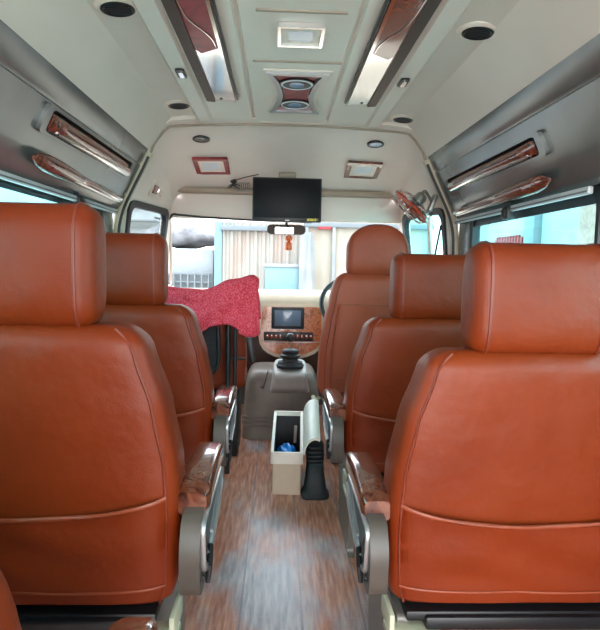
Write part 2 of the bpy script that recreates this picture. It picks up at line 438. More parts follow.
# cab sides: upper slanting trim, lower trim, pillars round the door window
for s, side in ((-1, 'left'), (1, 'right')):
    bm = bmesh.new()
    def q(pts, th=.04):
        A = [bm.verts.new((CX+s*u, y, z)) for u, y, z in pts]; B = [bm.verts.new((CX+s*(u+th), y, z+.01)) for u, y, z in pts]
        bm.faces.new(A); bm.faces.new(list(reversed(B)))
        for i in range(len(pts)):
            j = (i+1) % len(pts); bm.faces.new((A[i], B[i], B[j], A[j]))
    ya, yb, yc = 2.80, 3.64, 4.30
    q([(.672,ya,1.63),(.69,yb,1.50),(.722,yb,1.405),(.785,ya,1.385)])          # above the window
    q([(.785,ya,1.385),(.722,3.64,1.405),(.730,3.56,1.38),(.788,2.88,1.37)])  # window head
    q([(.720,3.66,1.405),(.72,3.56,1.40),(.80,3.60,.90),(.86,4.25,.88)])      # windscreen pillar
    q([(.785,ya,1.385),(.788,2.88,1.38),(.84,2.88,.90),(.84,ya,.90)])
    q([(.84,ya,.90),(.82,4.28,.90),(.84,4.28,.0),(.86,ya,.0)])
    bmesh.ops.remove_doubles(bm, verts=bm.verts, dist=1e-5)
    struct(from_bm('wall_cab_'+side, bm, M['creamcab']))
    # door window: dark rubber frame
    C4 = [Vector((CX+s*.786, 2.87, 1.385)), Vector((CX+s*.726, 3.565, 1.400)), Vector((CX+s*.796, 3.60, .92)), Vector((CX+s*.838, 2.88, .92))]
    def onq(a, b, d, C4=C4, s=s):
        p = C4[0].lerp(C4[1], a).lerp(C4[3].lerp(C4[2], a), b); return p+Vector((s*d, 0, 0))
    out = round_poly([(0,0),(1,0),(1,1),(0,1)], .12); inn = round_poly([(.05,.07),(.94,.07),(.94,.94),(.05,.94)], .12)
    f = struct(frame_ring('door_%d' % (1 if s < 0 else 2), out, inn, .03, lambda a, b, d: onq(a, b, d-.012), M['rubber']))
    prism('pane', inn, .004, lambda a, b, d: onq(a, b, d), M['windscreen'] if s < 0 else M['cyan_glass'], f)
    if s > 0:
        tube('window_bar', [onq(.30, .02, -.01), onq(.30, .98, -.01)], .014, M['creamcab'], f)
        tube('stay_cable', [onq(.02, .20, -.02), onq(.15, .45, -.02), onq(.27, .7, -.02)], .006, M['black'], f)

# arch at the front end of the saloon: black seal and cream bow
for s, k in ((-1, 3), (1, 4)):
    pts = [(CX+s*u, 2.812, z) for u, z in [(.672,1.60),(.700,1.55),(.745,1.46),(.790,1.36),(.815,1.28),(.828,1.16),(.835,.9),(.84,.45),(.845,.02)]]
    bow = tube('trim_%d' % k, spline(pts, 4), .024, M['seatmetal'] if s < 0 else M['dash']); struct(bow)
    pts2 = [(CX+s*(u-.010), 2.792, z-.008) for u, z in [(.68,1.585),(.705,1.53),(.75,1.44),(.795,1.345),(.818,1.26),(.825,1.16),(.832,.9)]]
    tube('door_seal', spline(pts2, 4), .007, M['black'], bow)

# windscreen
wsf = [(-.735,1.36),(.735,1.36),(.84,.87),(-.84,.87)]
def wsp(a, b, d):
    t = (1.36-b)/.49; return Vector((CX+a, 3.66+.58*t+.06*(1-(a/.8)**2)+d, b))
bm = bmesh.new()
rows = []
for j in range(7):
    t = j/6; b = 1.375-.505*t; hw = .73+.10*t
    rows.append([wsp(-hw+2*hw*i/14, b, 0) for i in range(15)])
add_rings(bm, rows, False, False)
w_ = from_bm('window_9', bm, M['rubber'], ang=60); bpy.data.objects.remove(w_)
ring = [rows[0][i] for i in range(15)]+[rows[j][14] for j in range(1, 7)]+[rows[6][i] for i in range(13, -1, -1)]+[rows[j][0] for j in range(5, 0, -1)]
wf = struct(tube('window_9', ring, .009, M['creamcab'], closed=True))
bm = bmesh.new(); add_rings(bm, rows, False, False); from_bm('pane', bm, M['windscreen'], wf, ang=60)
struct(box('wall_front', (CX, 4.36, .42), (1.66, .06, .86), M['lowwall'], r=0))

# ------------------------------------------------------------------ seats
def rear_pt(hw, yc, hd, x, n=6.):
    f = max(0., 1-abs(x/hw)**n)**(1/n); return yc-hd*f

def lofted(name, secs, m, parent, ang=60, label=None):
    bm = bmesh.new(); add_rings(bm, secs, True)
    return from_bm(name, bm, m, parent, None, label, ang)

def interp(tab, z):
    if z <= tab[0][0]: return tab[0][1:]
    for a, b in zip(tab[:-1], tab[1:]):
        if z <= b[0]:
            t = (z-a[0])/(b[0]-a[0]); t = t*t*(3-2*t)*.4+t*.6
            return [p+(q-p)*t for p, q in zip(a[1:], b[1:])]
    return tab[-1][1:]

# z, half width, rear y, front y
BACK = [(.345,.276,.050,.19),(.40,.290,.040,.20),(.52,.297,.026,.19),(.64,.293,.014,.17),(.76,.273,.004,.15),(.86,.243,-.002,.13),(.915,.224,0,.115)]
def back_sec(z, tab=BACK, shr=0.):
    hw, yr, yf = interp(tab, z)
    return hw-shr, (yr+yf)/2, (yf-yr)/2-shr*.9
def backrest(parent, tab, m, cnt=44, zr=.04):
    z0 = tab[0][0]; z1 = tab[-1][0]; secs = []
    def ring(z, shr, zz=None):
        hw, yc, hd = back_sec(z, tab, shr); return [Vector((a, yc+b, z if zz is None else zz)) for a, b in se(6., cnt, hw, hd)]
    secs.append(ring(z0, .03)); secs.append(ring(z0+.004, .012))
    N = 22
    for i in range(N+1):
        z = z0+.02+(z1-zr-z0-.02)*i/N; secs.append(ring(z, 0))
    for k in range(1, 7):
        t = k/6*math.pi/2; secs.append(ring(z1-zr+zr*math.sin(t), zr*(1-math.cos(t))))
    return lofted('backrest', secs, m, parent)

def rear_y(tab, x, z):
    hw, yc, hd = back_sec(z, tab); return rear_pt(hw, yc, hd, max(-hw*.999, min(hw*.999, x)))

def headrest(parent, hw, z0, z1, yr, yf, m, arched=0., n=3.4, bulge=1.0):
    zc = (z0+z1)/2; hh = (z1-z0)/2; yc = (yr+yf)/2; hd = (yf-yr)/2; secs = []
    xs = []
    r = .035
    for k in range(6): t = k/5*math.pi/2; xs.append((-hw+r*(1-math.sin(t)) , r*(1-math.cos(math.pi/2-t)) if 0 else r*(1-math.sin(t))*0+r*(1-math.cos(math.pi/2-t))))
    xs = []
    for k in range(7):
        t = k/6*math.pi/2; xs.append((hw-r+r*math.cos(t), r*(1-math.sin(t))))      # x, shrink
    left = [(-x, s_) for x, s_ in xs]
    mid = [(hw-r)*(-1+2*i/12) for i in range(1, 12)]
    allx = left+[(x, 0) for x in mid]+list(reversed(xs))
    for x, s_ in allx:
        q = abs(x/hw); dz = arched*(q**2.6)
        secs.append([Vector((x, yc+a, zc-dz/2+b)) for a, b in se(n, 32, hd-s_, hh-s_-dz/2)])
    o = lofted('headrest', secs, m, parent)
    return o

def end_piping(parent, hw, z0, z1, yr, yf, m, n=3.4):
    zc = (z0+z1)/2; hh = (z1-z0)/2; yc = (yr+yf)/2; hd = (yf-yr)/2
    for s in (-1, 1):
        tube('piping', [(s*(hw-.030), yc+a, zc+b) for a, b in se(n, 32, hd+.0005, hh+.0005)], .0032, m, parent, 6, True)

def side_piping(parent, tab, m, off=.022, zt=.05):
    z0, z1 = tab[0][0]+.01, tab[-1][0]-.006
    L_ = []
    for s in (-1, 1):
        pts = []
        for i in range(25):
            f_ = i/24; z = z0+(z1-z0)*(1-(1-f_)**1.6); k_ = max(0., min(1., (z-(tab[-1][0]-zt*.8))/(zt*.8)))
            shr = zt*.8*(1-math.sqrt(max(0., 1-k_*k_))); hw, yc, hd = back_sec(z, tab, shr); x = s*(hw-off)
            pts.append((x, rear_pt(hw, yc, hd, x)-.0005, z))
        L_.append(pts)
    # over the top, following the rounded shoulder
    top = []
    hw, yc, hd = back_sec(z1, tab)
    for s, pts in zip((-1, 1), L_):
        tube('piping', pts, .0032, m, parent, 6)

def pocket(parent, tab, m, pm, zb=.365, ztop=.548, rise=.035, wfrac=.93, thick=.010, wrinkle=.003):
    bm = bmesh.new(); nx, nz = 28, 14; G = []
    def top(fx): return ztop+rise*abs(fx)**2.2
    for j in range(nz+1):
        row = []
        for i in range(nx+1):
            fx = -1+2*i/nx; z = zb+(top(fx)-zb)*j/nz; hw = back_sec(z, tab)[0]; x = fx*hw*wfrac
            e = (1-abs(fx)**10); e2 = 1.0
            wv = wrinkle*math.sin(z*62+2.2*math.sin(fx*3.1)+fx*1.2)*(1-fx*fx)
            row.append(Vector((x, rear_y(tab, x, z)-.002-thick*e*e2*.8-wv-thick*.6*e*(j/nz)**2, z)))
        G.append(row)
    back = [[p+Vector((0, .012, 0)) for p in row] for row in G]
    n = nx+1
    V = [[bm.verts.new(p) for p in r_] for r_ in G]; B = [[bm.verts.new(p) for p in r_] for r_ in back]
    for j in range(nz):
        for i in range(nx):
            bm.faces.new((V[j][i], V[j][i+1], V[j+1][i+1], V[j+1][i])); bm.faces.new((B[j][i], B[j+1][i], B[j+1][i+1], B[j][i+1]))
        for i in (0, nx): bm.faces.new((V[j][i], V[j+1][i], B[j+1][i], B[j][i]))
    for j in (0, nz):
        for i in range(nx): bm.faces.new((V[j][i], V[j][i+1], B[j][i+1], B[j][i]))
    o = from_bm('pocket', bm, m, parent, ang=60)
    tube('piping', G[-1], .0045, pm, o, 6)
    hem = [p+Vector((0, -.001, 0)) for p in G[2]]
    tube('hem_seam', hem, .0026, pm, o, 6)
    return o

def make_seat(s, label):
    """s=+1: aisle on the -x side (right hand row); s=-1 mirrored. Origin on the floor under the back."""
    t = thing('passenger_seat', label, 'seat', group='passenger seats')
    backrest(t, BACK, M['leather'])
    side_piping(t, BACK, M['piping_dark'])
    pocket(t, BACK, M['pocket'], M['piping'])
    hr = headrest(t, .146, .905, 1.138, .000, .125, M['leather'])
    end_piping(hr, .146, .905, 1.138, .000, .125, M['piping_dark'])
    for x in (-.06, .06): tube('headrest_post', [(x, .07, .88), (x, .066, .955)], .007, M['chrome'], t)
    # cushion
    secs = []
    for k in range(13):
        y = .12+.42*k/12; e = min(1, k/2, (12-k)/2); sh = .03*(1-e)**2
        secs.append([Vector((a, y, .40+b)) for a, b in se(4, 28, .262-sh, .062-sh)])
    lofted('cushion', secs, M['leather'], t)
    # seat frame and legs
    bm = bmesh.new()
    add_box(bm, (-s*.235, .045, .29), (.12, .09, .02), .006)
    add_box(bm, (-s*.285, .08, .315), (.012, .10, .05), .004)
    from_bm('hinge_bracket', bm, M['seatmetal'], t)
    bm = bmesh.new(); add_box(bm, (0, .28, .325), (.50, .46, .022), .004); add_box(bm, (0, .055, .315), (.42, .035, .03), .006)
    from_bm('seat_pan', bm, M['black'], t)
    for x in (-.255, .235):
        fn = lambda a, b, d, x=x: Vector((x+d-.012, a, b))
        prism('leg', round_poly([(.06,.318),(.46,.318),(.42,.02),(.47,0.0),(.04,0.0),(.12,.02)], .02), .024, fn, M['leggrey'], t, .002)
    # armrest: lacquered burl pad over a taupe side shell with silver edging
    arm = bpy.data.objects.new('armrest', None)
    xa = lambda v: -s*v
    fnm = lambda a, b, d: Vector((xa(.307+d), a, b))
    outl = round_poly([(-.020,.50),(.01,.555),(.33,.555),(.372,.525),(.335,.465),(.25,.435),(.045,.392),(-.01,.405)], .03)
    arm = prism('armrest', outl, .038, fnm, M['taupe'], t, .006)
    secs = []
    for k in range(17):
        f = k/16; y = .055+.325*f; e = min(1, .35+f*12, .35+(1-f)*9); e = math.sqrt(max(0, 1-(1-e)**2)); zc = .572-.012*(2*f-1)**2
        secs.append([Vector((xa(.320)+a, y, zc+b)) for a, b in se(4.2, 24, .010+.024*e, .006+.021*e)])
    lofted('burl_pad', secs, M['burl_arm'], arm)
    # hollow of the shell on the aisle face
    hol = round_poly([(.02,.53),(.30,.535),(.335,.515),(.305,.475),(.12,.44)], .02)
    prism('recess', hol, .003, lambda a, b, d: Vector((xa(.3455+d), a, b)), M['recess'], arm)
    lo_ = [Vector((xa(.348), a, b)) for a, b in round_poly([(.0,.543),(.31,.545),(.352,.518),(.318,.466),(.10,.427),(.02,.44)], .025)]
    tube('silver_edging', lo_, .0062, M['silver'], arm, 6, True)
    tube('silver_edging', [(xa(.350), .33, .515), (xa(.350), .22, .49), (xa(.350), .08, .445)], .0052, M['silver'], arm, 6)
    tube('silver_edging', [(xa(.350), .30, .535), (xa(.350), .12, .475)], .0052, M['silver'], arm, 6)
    bm = bmesh.new(); add_tube(bm, [(xa(.352), .10, .455), (xa(.354), .06, .43), (xa(.352), .055, .40)], [.006, .007, .005], 8)
    from_bm('recline_lever', bm, M['black'], arm)
    for (a, b) in ((.02, .43), (.13, .425)): lathe('bolt', [(.001,0),(.006,0),(.006,.004),(.001,.004)], M['black'], arm, Matrix.Translation((xa(.346), a, b)) @ Matrix.Rotation(R(90)*-s, 4, 'Y'), 10)
    return t

XR, XL = .541, -.487
sR = make_seat(1, 'large tan leather seat filling the bottom right corner, nearest of the right row'); sR.location = (XR, 1.12, -.004)
o = copy_tree(sR); o.location = (XR, 1.93, -.012); o['label'] = 'tan leather seat in the right row, between the nearest right seat and the driver seat'
sL = make_seat(-1, 'large tan leather seat filling the left edge, its headrest cut off by the picture edge'); sL.location = (XL+.004, 1.035, .046)
o = copy_tree(sL); o.location = (XL-.018, 1.78, .030); o['label'] = 'tan leather seat in the left row with the red towel just beyond it'
o = copy_tree(sL); o.location = (-.502, .375, .005); o.rotation_euler.z = R(1); o['label'] = 'leather seat at the very bottom left corner, only its shoulder and burl armrest tip showing'

# ---- driver's seat
DB = [(.41,.285,.03,.20),(.50,.288,.02,.19),(.64,.285,.012,.17),(.80,.262,.005,.15),(.93,.236,0,.13),(1.045,.205,.005,.11)]
d = thing('driver_seat', "driver's seat in brownish leather with a tall arched headrest, front right", 'seat', (.500, 2.85, 0))
backrest(d, DB, M['leather_front'], zr=.05); side_piping(d, DB, M['piping_dark'], .03, .06)
pk = pocket(d, DB, M['leather_front'], M['piping'], zb=.44, ztop=.885, rise=-.004, wfrac=.80, thick=.008, wrinkle=.0015)
ol = []
for fx, z in [(-.80,.885),(-.80,.45),(-.78,.435),(.78,.435),(.80,.45),(.80,.885)]: ol.append((fx, z))
dense = []
for (a0, z0_), (a1, z1_) in zip(ol[:-1], ol[1:]):
    for k in range(14): dense.append((a0+(a1-a0)*k/14, z0_+(z1_-z0_)*k/14))
tube('pocket_welt', [(fx*back_sec(z, DB)[0], rear_y(DB, fx*back_sec(z, DB)[0], z)-.006, z) for fx, z in dense], .0045, M['piping'], d, 6)
hr = headrest(d, .158, 1.03, 1.292, .0, .11, M['leather_front'], arched=.085, n=3.2)
secs = [[Vector((a, .16+.40*k/10, .44+b)) for a, b in se(4, 28, .26-.02*(k in (0,10)), .07-.02*(k in (0,10)))] for k in range(11)]
lofted('cushion', secs, M['leather_front'], d)
bm = bmesh.new(); add_box(bm, (0, .33, .33), (.46, .40, .10), .01); add_box(bm, (0, .33, .14), (.40, .34, .28), .01)
from_bm('seat_base', bm, M['black'], d)
bm = bmesh.new(); add_tube(bm, [(-.275, .12, .38), (-.295, .14, .35), (-.295, .30, .34)], .012, 8); from_bm('recline_lever', bm, M['seatmetal'], d)

# ---- co-driver's seat under the towel
CB = [(.41,.215,.03,.18),(.55,.228,.02,.17),(.75,.222,.01,.15),(.86,.205,.005,.13),(.915,.17,.005,.11)]
d2 = thing('co_driver_seat', 'tan leather front left seat mostly hidden behind the red towel', 'seat', (-.395, 2.99, 0))
backrest(d2, CB, M['leather'], zr=.04)
secs = [[Vector((a, .16+.26*k/10, .43+b)) for a, b in se(4, 28, .215-.02*(k in (0,10)), .065-.02*(k in (0,10)))] for k in range(11)]
lofted('cushion', secs, M['leather'], d2)
bm = bmesh.new(); add_box(bm, (0, .27, .18), (.36, .28, .36), .01); from_bm('seat_base', bm, M['black'], d2)

# ---- tubular frame with a net pocket behind it
fr = thing('partition_frame', 'black tubular rail frame standing under the red towel', 'frame', (-.40, 2.87, 0))
bar = lambda pts, r=.012: tube('tube', pts, r, M['black'], fr)
bar(spline([(-.17, 0, 0), (-.17, 0, .5), (-.17, 0, .88), (-.13, 0, .925), (.24, 0, .925), (.27, 0, .90)], 5))
bar([(.150, 0, .92), (.150, -.005, .46), (.150, .0, .0)], .014)
bar([(.185, .0, .92), (.185, .0, .46)], .010)
bar(spline([(.10, -.02, .76), (.105, -.02, .60), (.08, -.02, .535), (.02, -.02, .515), (-.17, -.02, .515)], 5), .010)
bar([(.15, 0, .60), (.24, 0, .60)], .006)
bm = bmesh.new()
for k in range(9): add_box(bm, (-.02, -.01, .545+.026*k), (.22, .004, .006), 0)
for k in range(9): add_box(bm, (-.13+.027*k, -.01, .65), (.005, .004, .22), 0)
add_box(bm, (-.02, .0, .65), (.23, .006, .22), 0)
from_bm('net_panel', bm, M['rubber'], fr)
bm = bmesh.new(); add_tube(bm, [(.03, -.03, .50), (.035, -.035, .46), (.04, -.03, .42)], [.012, .016, .01], 8); from_bm('latch', bm, M['black'], fr)
box('gas_strut', (.262, .04, .64), (.030, .03, .13), M['black'], fr, .006, rot=Euler((0, R(-10), 0)))

# ---- red towel draped over the rail
bm = bmesh.new(); NU, NV = 60, 46
topc = spline([(-.62,0,.955),(-.55,0,.952),(-.47,0,.945),(-.39,0,.936),(-.32,0,.957),(-.255,0,.984),(-.19,0,1.003),(-.135,0,1.012),(-.105,0,1.002)], 8)
def tpt(cv, f):
    i = min(len(cv)-1.001, f*(len(cv)-1)); k = int(i); return cv[k].lerp(cv[k+1], i-k)
botc = spline([(-.62,0,.70),(-.52,0,.70),(-.42,0,.715),(-.36,0,.745),(-.30,0,.775),(-.25,0,.775),(-.20,0,.755),(-.14,0,.732),(-.085,0,.728)], 8)
rows = []
for i in range(NU+1):
    f = i/NU; tp = tpt(topc, f); bt = tpt(botc, f); row = []
    for j in range(NV+1):
        g = -1+2*j/NV   # -1 front (camera) hem, 0 top, +1 far hem
        hem = bt.z if g < 0 else bt.z+.06
        ag = abs(g); arc = .10
        if ag < arc:
            t = ag/arc*math.pi/2; y = .045*math.sin(t); z = tp.z-.030*(1-math.cos(t)); x = tp.x
        else:
            t = (ag-arc)/(1-arc); y = .045+.018*t; z = tp.z-.030+(hem-tp.z+.030)*t; x = tp.x+(bt.x-tp.x)*t
        fold = .010*math.sin(f*17+ag*3)+.006*math.sin(f*31-ag*6+1)
        fold += random.uniform(-1, 1)*.0012
        y = (y+abs(fold)*(.3+ag))*(1 if g > 0 else -1)
        row.append(Vector((x, 2.875+y-.01*math.sin(ag*9+f*7), z+.004*math.sin(f*23+ag*5))))
    rows.append(row)
add_rings(bm, rows, False, False)
tw = from_bm('towel', bm, M['towel'], ang=180)
tw.modifiers.new('thick', 'SOLIDIFY').thickness = .012; tw.modifiers['thick'].offset = 1
sm = tw.modifiers.new('sub', 'SUBSURF'); sm.levels = sm.render_levels = 1
tag(tw, 'thick red terry towel draped over the rail at the front left', 'towel')
tube('rolled_hem', [(-.19, 2.80, .748), (-.15, 2.795, .738), (-.115, 2.80, .738), (-.095, 2.82, .746)], [.014, .020, .020, .012], M['towel'], tw, 12)

# ------------------------------------------------------------------ ceiling fittings
def fit(s_, y, u, z, name, label, cat, group=None, rot=(0,0,0)):
    return thing(name, label, cat, (CX+s_*u, y, z), rot, group)
DN = Matrix.Rotation(math.pi, 4, 'X')   # profile pointing down
for s, y, lab in ((-1, 1.63, 'round dark vent in white rim, large one at upper left of the ceiling'),
                  (-1, 2.58, 'small round dark vent at left of the ceiling just behind the step lip'),
                  (1, 1.70, 'round dark vent in white rim, large one at upper right of the ceiling'),
                  (1, 2.70, 'small round dark vent at right of the ceiling just behind the step lip')):
    t = fit(s, y, .49 if s < 0 else .525, 1.769, 'air_vent', lab, 'vent', 'round ceiling vents', (0, R(4)*s, 0))
    lathe('rim', [(.050,-.002),(.062,0),(.062,.004),(.054,.010),(.046,.010),(.046,.004)], M['white'], t, DN)
    lathe('dark_ring', [(.030,.002),(.046,.004),(.046,.012),(.040,.014),(.032,.008)], M['black'], t, DN)
    bm = bmesh.new()
    for k in range(5): add_box(bm, (0, -.024+.012*k, -.009), (.074-.02*abs(k-2)/2, .004, .006), 0)
    from_bm('louvre', bm, M['rubber'], t)
    lathe('core', [(.001,.002),(.038,.002),(.038,.006),(.001,.007)], M['darklens'], t, DN)
for s, y in ((-1, 2.08), (1, 2.10)):
    t = fit(s, y, .395, 1.742, 'call_button', 'small black rocker switch with chrome edge on the %s ceiling ridge' % ('left' if s < 0 else 'right'), 'switch', 'rocker switches on the ceiling')
    prism('bezel', round_poly([(-.016,-.045),(.016,-.045),(.016,.045),(-.016,.045)], .014), .006, lambda a, b, d_: Vector((a, b, -d_)), M['black'], t, .001)
    prism('rocker', round_poly([(-.007,-.026),(.009,-.026),(.009,.030),(-.007,.030)], .006), .010, lambda a, b, d_: Vector((a, b, -d_)), M['chrome'], t, .001)
# long lacquered air-duct covers
for s in (-1, 1):
    t = thing('duct_cover', 'long %s ceiling strip with chrome front end, %s of the middle hatch' % (('burgundy', 'left') if s < 0 else ('brown burl', 'right')), 'ceiling strip', (CX+s*.285, 0, 1.752), (0,0,0), 'long glossy ceiling strips')
    ya, yb = .30, 2.40
    fn = lambda a, b, d_: Vector((s*a, b, -d_))
    prism('side_channel', [(.031,ya),(.068,ya),(.060,yb),(.027,yb+.01)], .018, fn, M['brown'], t, .003)
    prism('edge_rail', round_poly([(-.063,ya),(-.048,ya),(-.048,yb),(-.056,yb+.012)], .003), .018, fn, M['chrome'], t, .003)
    prism('black_gasket', [(-.068,ya),(-.062,ya),(-.062,yb),(-.068,yb)], .010, fn, M['black'], t)
    prism('lacquer_panel', [(-.050,ya),(.030,ya),(.030,1.84),(.012,1.88),(-.050,1.83)], .013, fn, M['burgundy'] if s < 0 else M['burl'], t, .002)
    prism('chrome_end', [(-.050,1.825),(.012,1.875),(.030,1.835),(.024,yb),(-.050,yb)], .0125, fn, M['chrome'], t, .002)
    tube('chrome_line', spline([(-s*.040, 1.82, -.014), (-s*.036, 1.76, -.014), (-s*.018, 1.70, -.014), (s*.008, 1.64, -.014), (s*.020, 1.58, -.014), (s*.026, 1.45, -.014), (s*.027,1.2,-.014)], 4), .0026, M['chrome'], t, 6)
    lathe('screw', [(.001,.012),(.006,.012),(.006,.015),(.001,.015)], M['black'], t, Matrix.Translation((0, 2.375, 0)) @ DN, 10)
# reading lamp in the middle
t = thing('ceiling_lamp', 'small rectangular lamp with bluish lens at the top middle of the ceiling', 'lamp', (CX+.012, 1.745, 1.759))
R4 = lambda hx, hy, r=.004: round_poly([(-hx,-hy),(hx,-hy),(hx,hy),(-hx,hy)], r, 3)
dn = lambda a, b, d_: Vector((a, b, -d_))
frame_ring('frame', R4(.068,.075), R4(.058,.064), .014, dn, M['chrome'], t)
frame_ring('white_bezel', R4(.058,.064), R4(.036,.040), .010, dn, M['white'], t)
prism('lens', R4(.036,.040), .008, dn, M['bluelens'], t)
# raised seams of the hatch panels
for k, y in enumerate((1.61, 1.98, 2.68)):
    pass
hp = struct(box('trim_5', (CX+.01, 1.60, 1.7585), (.25, .012, .005), M['tan'], r=.002))
hp = struct(box('trim_6', (CX+.01, 1.985, 1.7585), (.30, .012, .005), M['tan'], r=.002))
# concave burl panel with two round lamps
t = thing('twin_lamp_panel', 'hourglass shaped burl panel holding two round lamps, middle of the ceiling', 'lamp', (CX+.015, 2.33, 1.759))
def hour(hx, hy, pin):
    pts = []
    for k in range(13):
        f = -1+2*k/12; pts.append((hx-pin*(1-f*f), f*hy))
    for k in range(13):
        f = 1-2*k/12; pts.append((-hx+pin*(1-f*f), f*hy))
    return pts
prism('burgundy_panel', hour(.082,.235,.036), .006, dn, M['burgundy'], t)
frame_ring('chrome_surround', hour(.112,.262,.040), hour(.088,.238,.036), .014, dn, M['silver'], t)
frame_ring('outer_frame', hour(.122,.272,.042), hour(.112,.262,.040), .006, dn, M['cream'], t)
for y, m_ in ((-.135, 'lens'), (.135, 'lens')):
    l_ = lathe('round_lamp', [(.001,.006),(.060,.006),(.060,.012),(.054,.014),(.052,.010),(.001,.010)], M['lens'], t, Matrix.Translation((0, y, 0)) @ DN)
    lathe('lamp_centre', [(.001,.010),(.030,.010),(.028,.014),(.001,.015)], M['bluelens'], l_, Matrix.Translation((0, y, 0)) @ DN)
    lathe('dark_rim', [(.061,.005),(.066,.005),(.066,.011),(.061,.012)], M['black'], l_, Matrix.Translation((0, y, 0)) @ DN)
# cab roof fittings
rotc = Euler((R(-10), 0, 0))
def cabthing(name, x, y, label, cat, group=None, slope=-10, roll=0):
    return thing(name, label, cat, (x, y, cabroof(x, y)+.001), (R(slope), R(roll), 0), group)
hp = cabthing('roof_hatch', CX+.015, 2.89, 'flat cream cover plate on the cab ceiling in front of the step lip', 'cover plate', slope=-7)
prism('plate', R4(.165,.085,.01), .005, dn, M['creamcab'], hp, .002)
for s, mm in ((-1, 'burgundy'), (1, 'burl')):
    x = CX+s*.435; y = 3.345
    t = cabthing('square_lamp', x, y, 'square cab lamp in a %s frame, %s of the monitor' % (('burgundy', 'left') if s < 0 else ('dark brown', 'right')), 'lamp', 'square framed lamps on the cab ceiling', slope=-14, roll=s*1.5)
    frame_ring('frame', R4(.098,.105), R4(.072,.080), .014, dn, M[mm], t)
    frame_ring('bezel', R4(.072,.080), R4(.050,.055), .010, dn, M['white'], t)
    prism('lens', R4(.050,.055), .008, dn, M['lens'], t)
    t = cabthing('round_spot_lamp', CX+s*.455, 3.04, 'small oval lamp with %s lens behind the square one on the %s' % (('dark', 'left') if s < 0 else ('blue grey', 'right')), 'lamp', 'small round cab lamps', slope=-9)
    lathe('rim', [(.030,0),(.046,0),(.044,.008),(.034,.010),(.032,.004)], M['black'], t, DN)
    lathe('lens', [(.001,0),(.034,0),(.034,.008),(.001,.009)], M['darklens' if s < 0 else 'bluelens'], t, DN)

